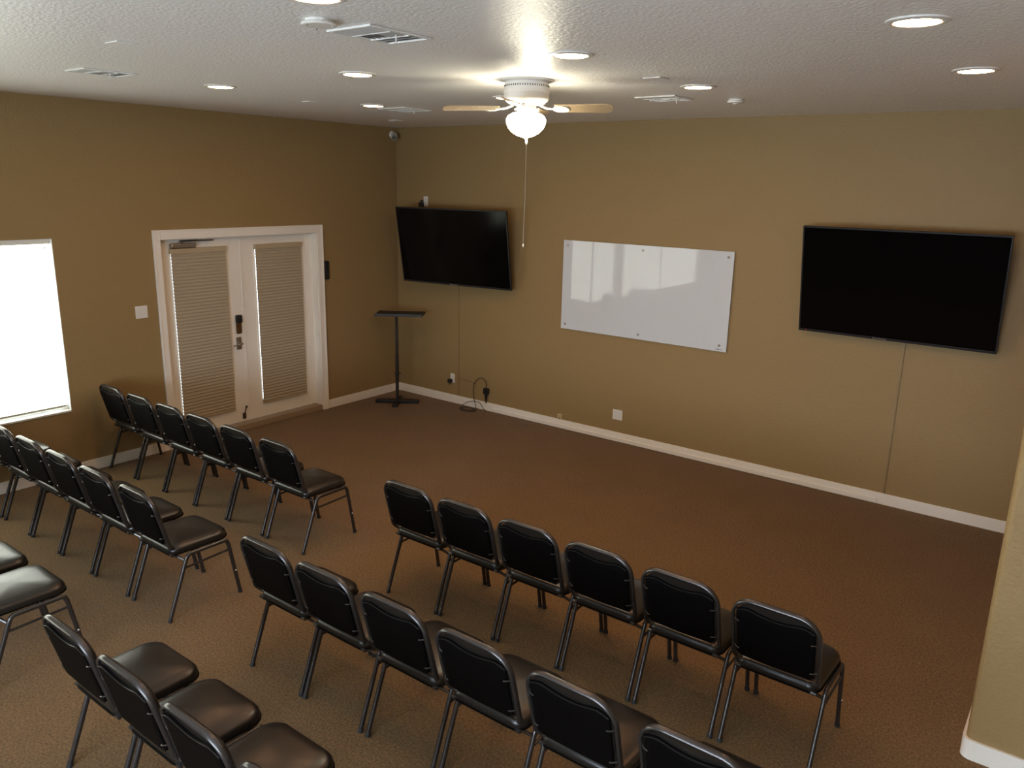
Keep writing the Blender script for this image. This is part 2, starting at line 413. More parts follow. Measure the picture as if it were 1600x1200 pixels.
# ------------------------------------------------------------------ chairs
def make_chair(label, group):
    t = thing('banquet_chair', label, 'chair', group=group)
    hw = 0.2185
    # seat
    out = [(x*(0.965 if y < -0.1 else 1.0), y) for x, y in rrect(0.425, 0.415, (0.085, 0.085, 0.06, 0.06))]
    bm = bmesh.new(); pad(bm, out, [(0.014, 0.421), (0.002, 0.424), (0.0, 0.440), (0.002, 0.456), (0.010, 0.468), (0.024, 0.4755)], 0.017)
    for v in bm.verts: v.co.y += 0.012
    obj('seat', bm, M['vinyl'], t, smooth=True)
    # welt along the seat's lower edge
    bm = bmesh.new(); tube(bm, [(x*1.003, y*1.003+0.012, 0.4265) for x, y in out], 0.0045, 6, closed=True)
    obj('piping', bm, M['backvinyl'], t, smooth=True)
    # legs: oval tubes
    rr = 0.0135
    for s in (-1, 1):
        bm = bmesh.new(); tube(bm, [(s*hw, -0.250, 0.016), (s*hw, -0.112, 0.378)], rr, 12, upv=(1, 0, 0), flat=0.85)
        lg = obj('leg', bm, M['tube'], t, smooth=True)
        bm = bmesh.new(); tube(bm, [(s*hw, -0.2555, 0.0), (s*hw, -0.248, 0.019)], 0.0142, 12)
        obj('foot_cap', bm, M['rubber'], lg, smooth=True)
        bm = bmesh.new(); tube(bm, [(s*hw, 0.252, 0.016), (s*hw, 0.190, 0.372)], rr, 12, upv=(1, 0, 0), flat=0.85)
        lg = obj('leg', bm, M['tube'], t, smooth=True)
        bm = bmesh.new(); tube(bm, [(s*hw, 0.2545, 0.0), (s*hw, 0.251, 0.019)], 0.0142, 12)
        obj('foot_cap', bm, M['rubber'], lg, smooth=True)
        bm = bmesh.new(); lathe(bm, [(0.0055, 0.0), (0.0055, 0.003), (0.003, 0.005)], 10)
        obj('stacking_button', bm, M['white_plastic'], lg, mw=Matrix.Translation((s*(hw+0.0095), 0.2245, 0.178)) @ Matrix.Rotation(s*pi/2, 4, 'Y'))
    bm = bmesh.new()
    for s in (-1, 1):
        pts = smooth_path([(s*hw, -0.114, 0.372), (s*hw, -0.090, 0.4095), (s*hw, 0.170, 0.4095), (s*hw, 0.191, 0.366)], 0.045, 6)
        pts = smooth_path([(s*hw, -0.118, 0.362), (s*hw, -0.098, 0.4090), (s*hw, 0.178, 0.4090), (s*hw, 0.1915, 0.364)], 0.05, 6)
        tube(bm, pts, rr, 12, upv=(1, 0, 0), flat=0.85)
        # gusset that carries the back frame
        tube(bm, smooth_path([(s*(hw-0.004), -0.115, 0.370), (s*(hw-0.05), -0.150, 0.405), (s*(hw-0.06), -0.188, 0.425)], 0.03), 0.009, 8)
    for y in (-0.185, 0.13):
        tube(bm, [(-hw, y if y > 0 else y+0.0, 0.410), (hw, y, 0.410)], 0.010, 8) if y > 0 else tube(bm, [(-hw+0.022, y, 0.424), (hw-0.022, y, 0.424)], 0.010, 8)
    obj('seat_frame', bm, M['tube'], t, smooth=True)
    for s in (-1, 1):
        bm = bmesh.new(); tube(bm, [(s*hw, -0.132, 0.326), (s*hw, 0.197, 0.336)], 0.0075, 8)
        obj('stretcher', bm, M['tube'], t, smooth=True)
    # back frame: a closed ring in a plane leaning back; lower corners curl towards the seat
    def P(x, v, d=0.0):            # v = height up the back, 0..0.40; d = offset forward of the plane
        base = Vector((x, -0.198, 0.448)); L_ = RAD(13.5)
        return base + Vector((0, -sin(L_)*v, cos(L_)*v)) + Vector((0, cos(L_)*d, sin(L_)*d))
    ring = rrect(0.412, 0.408, (0.105, 0.105, 0.055, 0.055), 8)
    pts = []
    for x, y in ring:
        v = y + 0.204
        d = 0.035*max(0, (0.075-v)/0.075)**1.5 + 0.012*(abs(x)/0.206)**2*0
        if v > 0.30: x *= 1 + 0.0
        pts.append(P(x, v, d))
    bm = bmesh.new(); tube(bm, pts, 0.0090, 12, closed=True, flat=1.65, upv=(0, 1, 0))
    bf = obj('back_frame', bm, M['tube'], t, smooth=True)
    # padded backrest, bulging to the front
    out = rrect(0.385, 0.338, (0.090, 0.090, 0.03, 0.03), 7)
    bm = bmesh.new(); pad(bm, out, [(0.0, -0.004), (0.0, 0.012), (0.004, 0.022), (0.016, 0.030)], 0.016)
    for v in bm.verts:
        x, y, z = v.co; v.co = P(x, y+0.169+0.055, z)
    br = obj('backrest', bm, M['vinyl'], t, smooth=True)
    # rear cover, its top edge dips in the middle
    def cover(ins, z):
        pts = []
        wd = 0.372-2*ins; N = 15
        for k in range(N):       # top edge, right to left
            x = wd/2 - wd*k/(N-1); u = x/(wd/2)
            y = 0.338-ins - 0.050*(1-u*u) - 0.085*max(0, abs(u)-0.62)**1.6/0.38**1.6*0.55
            pts.append((x, y))
        pts += [(-wd/2, 0.03+ins), (-wd/2+0.02, 0.010+ins), (0, ins*1.0+0.004), (wd/2-0.02, 0.010+ins), (wd/2, 0.03+ins)]
        return [(P(x, y+0.055, z)) for x, y in pts]
    bm = bmesh.new(); R_ = [[bm.verts.new(p) for p in cover(i, z)] for i, z in ((0, -0.003), (0.0, -0.012), (0.006, -0.017), (0.03, -0.019))]
    n = len(R_[0])
    for a, c in zip(R_, R_[1:]):
        for k in range(n): bm.faces.new((a[k], a[(k+1) % n], c[(k+1) % n], c[k]))
    bm.faces.new(R_[-1])
    cv = obj('back_cover', bm, M['backvinyl'], t, smooth=False)
    bm = bmesh.new(); tube(bm, [p for p in cover(0.002, -0.0165)[:15]], 0.0022, 6)
    obj('piping', bm, M['vinyl'], cv, smooth=True)
    for s in (-1, 1):
        for v in (0.115, 0.285):
            bm = bmesh.new(); a = P(s*0.200, v, -0.004); c = P(s*0.170, v-0.006, -0.019)
            tube(bm, [a, (a+c)/2+Vector((0, -0.006, 0)), c], 0.0035, 6)
            obj('bracket', bm, M['tube'], t, smooth=True)
    return t

def dup(root):
    r = root.copy(); COL.objects.link(r)
    for ch in [c for c in root.children]:
        c = ch.copy(); COL.objects.link(c); c.parent = r
        for g in ch.children:
            e = g.copy(); COL.objects.link(e); e.parent = c
    return r

def ordl(i, n, side):
    names = ['first', 'second', 'third', 'fourth', 'fifth', 'sixth']
    return names[i]
proto = None
rnd = random.Random(4)
ROWS = [
 ('front row of the left block', 'chairs in the front row of the left block', -3.665, [0.285, 0.775, 1.255, 1.725, 2.205, 2.708], 'l'),
 ('middle row of the left block', 'chairs in the middle row of the left block', -4.793, [0.315, 0.835, 1.327, 1.815, 2.310, 2.827], 'l'),
 ('rear row of the left block', 'chairs in the rear row of the left block', -5.790, [0.31, 0.81, 1.305, 1.80, 2.275, 2.770], 'l'),
 ('front row of the right block', 'chairs in the front row of the right block', -3.660, [4.040, 4.512, 4.985, 5.455, 5.932, 6.420], 'r'),
 ('middle row of the right block', 'chairs in the middle row of the right block', -4.745, [4.050, 4.520, 5.010, 5.495, 5.990, 6.505], 'r'),
 ('rear row of the right block', 'chairs in the rear row of the right block', -5.770, [4.075, 4.560, 5.045, 5.535], 'r'),
]
DESC = {
 ('front row of the left block', 0): 'black vinyl banquet chair, closest to the left wall in the front row before the doors',
 ('front row of the left block', 1): 'second black banquet chair from the left wall in the front row before the doors',
 ('front row of the left block', 2): 'third black banquet chair from the left wall in the front row before the doors',
 ('front row of the left block', 3): 'fourth black banquet chair from the left wall in the front row before the doors',
 ('front row of the left block', 4): 'fifth black chair from the left wall in the front row, beside the aisle-end chair',
 ('front row of the left block', 5): 'black banquet chair at the aisle end of the front left row, seat fully visible',
 ('middle row of the left block', 0): 'black banquet chair almost out of frame at the window end of the middle left row',
 ('middle row of the left block', 1): 'black banquet chair below the window corner, cut off by the left picture edge',
 ('middle row of the left block', 2): 'middle left row black chair, third from the window wall, bright-edged back',
 ('middle row of the left block', 3): 'middle left row black chair, third in from the aisle end',
 ('middle row of the left block', 4): 'middle left row black chair, next to the aisle-end chair',
 ('middle row of the left block', 5): 'black banquet chair at the aisle end of the middle left row, shiny seat in view',
 ('rear row of the left block', 5): 'black banquet chair with window-lit seat at left edge, aisle end of rear left row',
 ('rear row of the left block', 4): 'black chair seat at left picture edge, just beyond the aisle-end chair of its row',
 ('rear row of the left block', 3): 'black chair sliver at the left picture edge in the rear left row',
 ('rear row of the left block', 2): 'black banquet chair left of the picture, fourth from the aisle in the rear left row',
 ('rear row of the left block', 1): 'black banquet chair left of the picture, second from the window wall in its row',
 ('rear row of the left block', 0): 'black banquet chair left of the picture, against the window wall in the rear row',
 ('front row of the right block', 0): 'black banquet chair at the aisle end of the front right row, seen from behind',
 ('front row of the right block', 1): 'second black banquet chair from the aisle in the front right row',
 ('front row of the right block', 2): 'third black banquet chair from the aisle in the front right row',
 ('front row of the right block', 3): 'fourth black banquet chair from the aisle in the front right row',
 ('front row of the right block', 4): 'fifth black banquet chair from the aisle in the front right row',
 ('front row of the right block', 5): 'black banquet chair at the far right end of the front row, near open carpet',
 ('middle row of the right block', 0): 'black banquet chair at the aisle end of the middle right row, seen from behind',
 ('middle row of the right block', 1): 'second black banquet chair from the aisle in the middle right row',
 ('middle row of the right block', 2): 'third black banquet chair from the aisle in the middle right row',
 ('middle row of the right block', 3): 'fourth black banquet chair from the aisle in the middle right row',
 ('middle row of the right block', 4): 'fifth black banquet chair from the aisle in the middle right row',
 ('middle row of the right block', 5): 'rightmost chair of the middle right row, its back cut by the bottom picture edge',
 ('rear row of the right block', 0): 'nearest-row black banquet chair at the aisle, back seen edge-on above its seat',
 ('rear row of the right block', 1): 'second chair of the nearest row, black seat in view, back seen edge-on',
 ('rear row of the right block', 2): 'third chair of the nearest row, black seat cut off by the bottom picture edge',
 ('rear row of the right block', 3): 'fourth chair of the nearest row, only its back top shows at bottom edge',
}
for (nm, grp, yc, xs, sd) in ROWS:
    for i, x in enumerate(xs):
        lab = DESC[(nm, i)]
        if proto is None:
            proto = make_chair(lab, grp); c = proto
        else:
            c = dup(proto); c['label'] = lab; c['group'] = grp
        c.location = (x, yc, 0)
        c.rotation_euler = (0, 0, 0)

# ------------------------------------------------------------------ televisions on the back wall
def television(label, loc, rz, tilt, wd, ht, arm, logo_x):
    t = thing('television', label, 'television', loc, (tilt, 0, rz), 'wall televisions')
    bm = bmesh.new(); box(bm, -wd/2, wd/2, 0.004, 0.032, 0, ht); box(bm, -wd/2+0.14, wd/2-0.14, 0.032, 0.060, 0.08, ht*0.72)
    obj('casing', bm, M['plastic'], t, bevel=0.004)
    bm = bmesh.new(); e = 0.012
    for a in ((-wd/2, -wd/2+e, 0, ht), (wd/2-e, wd/2, 0, ht), (-wd/2+e, wd/2-e, 0, 0.020), (-wd/2+e, wd/2-e, ht-e, ht)):
        box(bm, a[0], a[1], -0.002, 0.004, a[2], a[3])
    bz = obj('bezel', bm, M['plastic'], t, bevel=0.001)
    obj('screen', B(-wd/2+e, wd/2-e, 0.001, 0.004, 0.020, ht-e), M['screen'], t)
    # maker's mark: a small silver figure and a short word, too small to read
    bm = bmesh.new(); x = logo_x
    box(bm, x-0.055, x-0.047, -0.0035, -0.002, 0.004, 0.019)
    for k in range(7):
        q = x-0.040+k*0.0135
        box(bm, q, q+0.009, -0.0035, -0.002, 0.007, 0.0145)
    obj('maker_mark', bm, M['logo'], t)
    obj('status_light', B(-wd/2+0.062, -wd/2+0.067, -0.003, -0.002, 0.008, 0.013), M['led'], t)
    # bracket back to the wall
    Mi = (Matrix.Translation(Vector(loc)) @ Matrix.Rotation(rz, 4, 'Z') @ Matrix.Rotation(tilt, 4, 'X')).inverted()
    bm = bmesh.new()
    wx = loc[0]; zc = loc[2]+ht*0.45
    box(bm, wx-0.22, wx+0.22, -0.020, -0.0005, zc-0.12, zc+0.12)
    q = Matrix.Translation(Vector(loc)) @ Matrix.Rotation(rz, 4, 'Z') @ Matrix.Rotation(tilt, 4, 'X') @ Vector((0, 0.062, ht*0.45))
    for s in (-1, 1):
        tube(bm, [(wx+s*0.09, -0.015, zc), (q.x+s*0.09, q.y+s*0.09*math.tan(rz), q.z)], 0.018, 8)
    for v in bm.verts: v.co = Mi @ v.co
    obj('wall_bracket', bm, M['plastic'], t)
    return t
television('black flat television angled out from the wall near the room corner', (1.213, -0.25, 1.53), RAD(7.6), RAD(9.8), 1.518, 0.900, 0, -0.02)
television('black flat television on the wall right of the whiteboard, tilted downward', (5.980, -0.10, 1.489), 0, RAD(11.5), 1.556, 0.948, 0, -0.09)

# ------------------------------------------------------------------ whiteboard
t = thing('whiteboard', 'large white glass whiteboard between the two televisions', 'whiteboard', (3.540, -0.020, 1.165))
bx0, bx1, bz = 2.573-3.540, 4.508-3.540, 0.970
obj('glass_panel', B(bx0, bx1, -0.004, 0.004, 0, bz), M['board'], t, bevel=0.001)
for (x, z) in ((bx0+0.055, 0.055), (0, 0.050), (bx1-0.075, 0.060), (bx0+0.055, bz-0.055), (0, bz-0.050), (bx1-0.055, bz-0.055)):
    bm = bmesh.new(); lathe(bm, [(0.010, -0.0195), (0.010, 0.004), (0.013, 0.0045), (0.013, 0.010), (0.009, 0.012)], 16)
    obj('standoff', bm, M['nickel'], t, smooth=False, mw=Matrix.Translation((x, 0, z)) @ Matrix.Rotation(pi/2, 4, 'X'))
bm = bmesh.new()
x = bx1-0.115
for k, (a, h_) in enumerate(((0, 0.006), (0.014, 0.010), (0.026, 0.012), (0.038, 0.008), (0.052, 0.006), (0.066, 0.007))):
    box(bm, x+a, x+a+0.010, -0.0048, -0.004, 0.016, 0.016+h_)
obj('maker_mark', bm, M['mark'], t)

# ------------------------------------------------------------------ stand in the corner
t = thing('display_stand', 'tall thin black stand with flat tray top and cross base in the corner', 'stand', (0.455, -0.485, 0), (0, 0, RAD(36)))
bm = bmesh.new()
box(bm, -0.27, 0.27, -0.040, 0.040, 0.006, 0.046)
obj('base_bar', bm, M['stand'], t, bevel=0.006)
bm = bmesh.new(); box(bm, -0.033, 0.033, -0.215, 0.215, 0.0, 0.040)
obj('base_bar', bm, M['stand'], t, bevel=0.006)
bm = bmesh.new(); tube(bm, [(0, 0, 0.030), (0, 0, 0.62)], 0.020, 14)
obj('pole', bm, M['stand'], t, smooth=True)
bm = bmesh.new(); tube(bm, [(0, 0, 0.60), (0, 0, 1.128)], 0.015, 14)
up_ = obj('pole', bm, M['stand'], t, smooth=True)
bm = bmesh.new(); lathe(bm, [(0.024, 0.36), (0.026, 0.37), (0.026, 0.40), (0.024, 0.41)], 14); tube(bm, [(0.02, 0, 0.385), (0.05, 0, 0.385)], 0.008, 8)
obj('height_knob', bm, M['plastic'], t)
bm = bmesh.new(); box(bm, -0.235, 0.345, -0.17, 0.13, 1.126, 1.150)
tp = obj('tray', bm, M['stand_top'], t, bevel=0.006)
bm = bmesh.new(); box(bm, -0.235, 0.345, -0.182, -0.170, 1.128, 1.160)
obj('tray_lip', bm, M['stand_top'], tp, bevel=0.003)

# ------------------------------------------------------------------ ceiling fan
FX, FY = 4.272, -3.076
t = thing('ceiling_fan', 'white flush-mount ceiling fan with one lit glass globe and pull chain', 'ceiling fan', (FX, FY, H))
bm = bmesh.new(); lathe(bm, [(0.172, 0.0), (0.172, -0.006), (0.150, -0.014), (0.10, -0.016)], 48)
obj('mounting_plate', bm, M['white_metal'], t, smooth=False)
bm = bmesh.new(); lathe(bm, [(0.138, -0.010), (0.140, -0.050), (0.141, -0.066), (0.146, -0.074), (0.146, -0.082), (0.142, -0.088), (0.144, -0.105), (0.138, -0.122), (0.112, -0.142), (0.075, -0.150), (0.03, -0.151)], 48)
hs = obj('motor_housing', bm, M['white_metal'], t, smooth=True)
bm = bmesh.new()
for k in range(56):
    a = 2*pi*k/56
    tube(bm, [(0.1385*cos(a), 0.1385*sin(a), -0.034), (0.1392*cos(a), 0.1392*sin(a), -0.044)], 0.0032, 6)
obj('vent_slots', bm, M['slot'], hs)
for k in range(4):
    a = RAD(25 + 90*k); c, s = cos(a), sin(a)
    bm = bmesh.new()
    out = []
    r0, r1 = 0.185, 0.545
    N = 10
    for i in range(N+1):
        u = i/N; out.append((r0+(r1-0.05-r0)*u, 0.052+0.012*u))
    for i in range(1, 7):
        q = RAD(90-15*i); out.append((r1-0.05+0.05*cos(q), 0.014+0.050*sin(q)))
    for i in range(6, 0, -1):
        q = RAD(90-15*i); out.append((r1-0.05+0.05*cos(q), -0.014-0.050*sin(q)))
    for i in range(N, -1, -1):
        u = i/N; out.append((r0+(r1-0.05-r0)*u, -0.052-0.012*u))
    T = Matrix.Rotation(a, 4, 'Z') @ Matrix.Translation((0, 0, -0.168)) @ Matrix.Rotation(RAD(-17), 4, 'X')
    lo = [bm.verts.new(T @ Vector((x, y, -0.003))) for x, y in out]; hi = [bm.verts.new(T @ Vector((x, y, 0.003))) for x, y in out]
    n = len(out)
    for i in range(n): bm.faces.new((lo[i], lo[(i+1) % n], hi[(i+1) % n], hi[i]))
    bm.faces.new(lo[::-1]); bm.faces.new(hi)
    bl = obj('blade', bm, M['blade'], t)
    bm = bmesh.new()
    T2 = Matrix.Rotation(a, 4, 'Z') @ Matrix.Translation((0, 0, -0.168)) @ Matrix.Rotation(RAD(-17), 4, 'X')
    pr = [(0.175, 0.018), (0.20, 0.040), (0.235, 0.046), (0.265, 0.030), (0.275, 0.0), (0.265, -0.030), (0.235, -0.046), (0.20, -0.040), (0.175, -0.018)]
    lo = [bm.verts.new(T2 @ Vector((x, y, -0.009))) for x, y in pr]; hi = [bm.verts.new(T2 @ Vector((x, y, -0.0035))) for x, y in pr]
    n = len(pr)
    for i in range(n): bm.faces.new((lo[i], lo[(i+1) % n], hi[(i+1) % n], hi[i]))
    bm.faces.new(lo[::-1]); bm.faces.new(hi)
    tube(bm, [(0.085*c, 0.085*s, -0.150), (0.13*c, 0.13*s, -0.168), (0.185*c, 0.185*s, -0.174)], 0.012, 8, flat=0.5)
    obj('blade_bracket', bm, M['white_metal'], bl)
bm = bmesh.new(); lathe(bm, [(0.060, -0.149), (0.062, -0.165), (0.075, -0.172), (0.075, -0.178), (0.052, -0.184), (0.050, -0.200), (0.045, -0.201)], 32)
obj('light_fitter', bm, M['white_metal'], t, smooth=True)
bm = bmesh.new(); lathe(bm, [(0.048, -0.188), (0.085, -0.198), (0.116, -0.215), (0.127, -0.238), (0.124, -0.262), (0.112, -0.290), (0.084, -0.318), (0.048, -0.337), (0.016, -0.345), (0.008, -0.352)], 24)
obj('globe', bm, M['globe'], t, smooth=True)
bm = bmesh.new(); tube(bm, [(0.055, -0.045, -0.20), (0.058, -0.048, -0.36)], 0.0015, 6)
lathe(bm, [(0.002, -0.345), (0.006, -0.352), (0.0065, -0.385), (0.003, -0.392)], 10, (0.016, -0.012))
bm.free()
bm = bmesh.new(); tube(bm, [(0.016, -0.012, -0.350), (0.017, -0.012, -0.70), (0.010, -0.012, -1.014)], 0.0022, 6)
pc = obj('pull_chain', bm, M['nickel'], t)
bm = bmesh.new(); lathe(bm, [(0.003, -0.338), (0.008, -0.350), (0.009, -0.375), (0.004, -0.388)], 12, (0.016, -0.012))
obj('chain_connector', bm, M['white_plastic'], pc, smooth=True)
bm = bmesh.new(); lathe(bm, [(0.002, -1.012), (0.0055, -1.020), (0.0055, -1.030), (0.002, -1.034)], 10, (0.010, -0.012))
obj('chain_pull', bm, M['white_metal'], pc, smooth=True)

# ------------------------------------------------------------------ recessed ceiling lights
LAB = [((2.085, -3.805), 'lit recessed ceiling light farthest left, above the middle of the left wall'),
       ((3.518, -3.800), 'lit recessed ceiling light left of the fan, below the large ceiling vent'),
       ((2.030, -2.275), 'small distant lit recessed ceiling light touching the far ceiling vent'),
       ((3.520, -2.300), 'lit recessed ceiling light hidden behind the left fan blades'),
       ((5.073, -3.795), 'lit recessed ceiling light just above and right of the fan'),
       ((5.072, -2.305), 'lit recessed ceiling light beside the vent right of the fan'),
       ((6.660, -3.845), 'largest lit recessed ceiling light at the upper right of the picture'),
       ((6.650, -2.340), 'lit recessed ceiling light farthest right, above the right television'),
       ((5.000, -5.335), 'lit recessed ceiling light cut by the top picture edge, near the round detector'),
       ]
for (x, y), lab in LAB:
    t = thing('recessed_light', lab, 'ceiling light', (x, y, H), group='recessed ceiling lights')
    bm = bmesh.new(); prof = [(0.084, -0.001), (0.084, -0.008), (0.092, -0.011), (0.112, -0.005), (0.114, 0.0), (0.084, -0.0005)]
    seg = 40; rings = [[bm.verts.new((r*cos(2*pi*k/seg), r*sin(2*pi*k/seg), z)) for k in range(seg)] for r, z in prof[:5]]
    for a, c in zip(rings, rings[1:]):
        for k in range(seg): bm.faces.new((a[k], a[(k+1) % seg], c[(k+1) % seg], c[k]))
    obj('trim_ring', bm, M['white_metal'], t, smooth=True)
    bm = bmesh.new(); lathe(bm, [(0.083, -0.0065), (0.083, -0.0080), (0.03, -0.0082)], 24)
    obj('lamp_lens', bm, M['lens'], t, smooth=True)

# ------------------------------------------------------------------ vents, detectors, plates on the ceiling
def vent(label, x0, x1, y0, y1, damper=True, rot=0):
    cx, cy = (x0+x1)/2, (y0+y1)/2; a, b_ = (x1-x0)/2, (y1-y0)/2
    t = thing('ceiling_vent', label, 'vent', (cx, cy, H), (0, 0, rot), 'ceiling vents')
    bm = bmesh.new(); f = 0.018
    for q in ((-a, a, -b_, -b_+f), (-a, a, b_-f, b_), (-a, -a+f, -b_+f, b_-f), (a-f, a, -b_+f, b_-f)):
        box(bm, q[0], q[1], q[2], q[3], -0.010, -0.0005)
    obj('frame', bm, M['white_metal'], t, bevel=0.003)
    obj('backing', B(-a+f, a-f, -b_+f, b_-f, -0.003, -0.0005), M['railgrey'], t)
    # curved-blade register: quadrants of louvres running outward
    bm = bmesh.new()
    def lou(p, q, d):      # blade from p to q leaning towards d
        p, q, d = Vector(p), Vector(q), Vector(d)
        v = [bm.verts.new(x) for x in (p+Vector((0, 0, -0.003)), q+Vector((0, 0, -0.003)), q+d*0.030+Vector((0, 0, -0.0085)), p+d*0.030+Vector((0, 0, -0.0085)),
                                       p+Vector((0, 0, -0.0045)), q+Vector((0, 0, -0.0045)), q+d*0.030+Vector((0, 0, -0.010)), p+d*0.030+Vector((0, 0, -0.010)))]
        for fc in ((0, 1, 2, 3), (7, 6, 5, 4), (0, 4, 5, 1), (1, 5, 6, 2), (2, 6, 7, 3), (3, 7, 4, 0)): bm.faces.new([v[i] for i in fc])
    ia, ib = a-f, b_-f
    k = 0.005
    y = -ib + 0.004
    m1, m2 = -ib/3, ib/3
    ys = y
    while ys < m1-0.03: lou((-ia, ys, 0), (ia, ys, 0), (0, 1, 0)); ys += 0.036
    ys = ib-0.004
    while ys > m2+0.03: lou((-ia, ys, 0), (ia, ys, 0), (0, -1, 0)); ys -= 0.036
    xs = -ia+0.004
    while xs < -0.03: lou((xs, m1+k, 0), (xs, m2-k, 0), (1, 0, 0)); xs += 0.036
    xs = ia-0.004
    while xs > 0.03: lou((xs, m1+k, 0), (xs, m2-k, 0), (-1, 0, 0)); xs -= 0.036
    obj('louvres', bm, M['vent'], t)
    bm = bmesh.new(); box(bm, -ia, ia, m1-0.003, m1+0.003, -0.012, -0.003); box(bm, -ia, ia, m2-0.003, m2+0.003, -0.012, -0.003)
    obj('divider', bm, M['white_metal'], t)
    if damper:
        bm = bmesh.new(); tube(bm, [(ia*0.62, m2*0.4, -0.008), (ia*0.62+0.01, m2*0.4-0.01, -0.042)], 0.004, 6)
        obj('damper_lever', bm, M['white_metal'], t)
    return t
vent('large white ceiling vent nearest the camera, beside the round detector', 4.515, 4.790, -4.880, -4.500)
vent('white ceiling vent at far left above the window wall', 1.955, 2.205, -4.820, -4.480)
vent('white ceiling vent near the far corner above the security camera', 1.850, 2.185, -2.050, -1.700)
vent('white ceiling vent right of the fan, beside a recessed light', 4.400, 4.720, -1.925, -1.610)

t = thing('smoke_detector', 'round white ceiling disc beside the large vent, near the top edge', 'smoke detector', (4.667, -5.045, H), group='round ceiling discs')
bm = bmesh.new(); lathe(bm, [(0.055, -0.0005), (0.055, -0.012), (0.070, -0.014), (0.072, -0.020), (0.068, -0.024), (0.03, -0.026)], 36)
obj('cover', bm, M['white_plastic'], t, smooth=False)
bm = bmesh.new()
for k in range(3):
    a = 2*pi*k/3+0.5; lathe(bm, [(0.004, -0.024), (0.004, -0.030), (0.002, -0.031)], 8, (0.058*cos(a), 0.058*sin(a)))
obj('screws', bm, M['chrome'], t)
t = thing('smoke_detector', 'small round white ceiling disc at right, beyond the vent by the fan', 'smoke detector', (4.988, -1.472, H), group='round ceiling discs')
bm = bmesh.new(); lathe(bm, [(0.050, -0.0005), (0.052, -0.010), (0.060, -0.014), (0.058, -0.026), (0.03, -0.030)], 32)
obj('cover', bm, M['white_plastic'], t, smooth=False)
obj('sensor_cap', lathe(bmesh.new(), [(0.018, -0.029), (0.016, -0.034), (0.01, -0.035)], 16), M['white_metal'], t)

def plate(x, y, s, lab):
    t = thing('blank_cover_plate', lab, 'cover plate', (x, y, H), group='blank ceiling plates')
    obj('plate', B(-s/2, s/2, -s/2, s/2, -0.006, -0.0005), M['ceiling'], t, bevel=0.002)
    bm = bmesh.new()
    for q in (-1, 1): lathe(bm, [(0.003, -0.006), (0.003, -0.0075), (0.001, -0.008)], 8, (q*s*0.33, 0))
    obj('screws', bm, M['white_metal'], t)
plate(3.335, -5.165, 0.115, 'small square plate on the ceiling at upper left')
plate(5.025, -2.797, 0.115, 'small square plate on the ceiling right of the fan')
plate(1.765, -2.755, 0.090, 'faint square plate on the ceiling between the two left recessed lights')
plate(0.925, -0.915, 0.110, 'faint square plate on the ceiling just above the corner camera')

# ------------------------------------------------------------------ security camera in the corner
t = thing('security_camera', 'small white bullet security camera in the upper room corner', 'security camera', (0.055, -0.055, 3.265))
dv = Vector((0.62, -0.70, -0.38)).normalized()
R_ = dv.to_track_quat('Z', 'Y').to_matrix().to_4x4()
bm = bmesh.new(); lathe(bm, [(0.040, 0.0), (0.045, 0.008), (0.045, 0.016), (0.030, 0.028), (0.015, 0.030)], 20)
obj('mount', bm, M['white_plastic'], t, smooth=False, mw=Matrix.Translation((-0.055+0.0005, -0.02, 0)) @ Matrix.Rotation(pi/2, 4, 'Y'))
bm = bmesh.new(); tube(bm, [(-0.03, -0.02, 0.0), (0.0, -0.02, 0.01), (0.02, -0.035, -0.005)], 0.012, 8)
obj('arm', bm, M['white_plastic'], t, smooth=True)
T = Matrix.Translation((0.012, -0.030, -0.002)) @ R_
bm = bmesh.new(); lathe(bm, [(0.026, -0.02), (0.033, -0.010), (0.034, 0.085), (0.036, 0.088), (0.036, 0.104), (0.033, 0.106)], 24)
bd = obj('camera_body', bm, M['white_plastic'], t, smooth=False, mw=T)
bm = bmesh.new(); lathe(bm, [(0.031, 0.1062), (0.029, 0.108), (0.02, 0.1085)], 24)
ln = obj('lens_face', bm, M['plastic'], t, mw=T)
bm = bmesh.new(); tube(bm, [(0.017*cos(2*pi*k/20), 0.017*sin(2*pi*k/20), 0.109) for k in range(20)], 0.0022, 6, closed=True)
obj('lens_ring', bm, M['white_plastic'], t, mw=T)
bm = bmesh.new(); tube(bm, [(0.006, -0.006, 3.225), (0.006, -0.006, 2.42), (0.007, -0.006, 1.2), (0.007, -0.006, 0.108)], 0.0022, 6)
tag(obj('camera_wire', bm, M['raceway_tan']), 'thin pale wire running down the room corner below the security camera', 'wire')

# ------------------------------------------------------------------ raceways, outlets, switches
def raceway(x, z0, z1, lab):
    o = obj('cable_raceway', B(x-0.009, x+0.009, -0.010, -0.0003, z0, z1), M['raceway_tan'], bevel=0.003)
    return tag(o, lab, 'cable cover', 'painted cable covers')
raceway(1.052, 0.107, 1.62, 'thin tan cable cover down the wall under the corner television')
raceway(6.072, 0.107, 1.55, 'thin tan cable cover down the wall under the right television')
pts = [(1.62, -0.022, 0.030), (5.95, -0.022, 0.030)]
bm = bmesh.new(); box(bm, 1.62, 6.03, -0.030, -0.0155, 0.004, 0.052)
tag(obj('cable_raceway', bm, M['trim'], bevel=0.006), 'long cream cable cover along the foot of the back baseboard', 'cable cover')

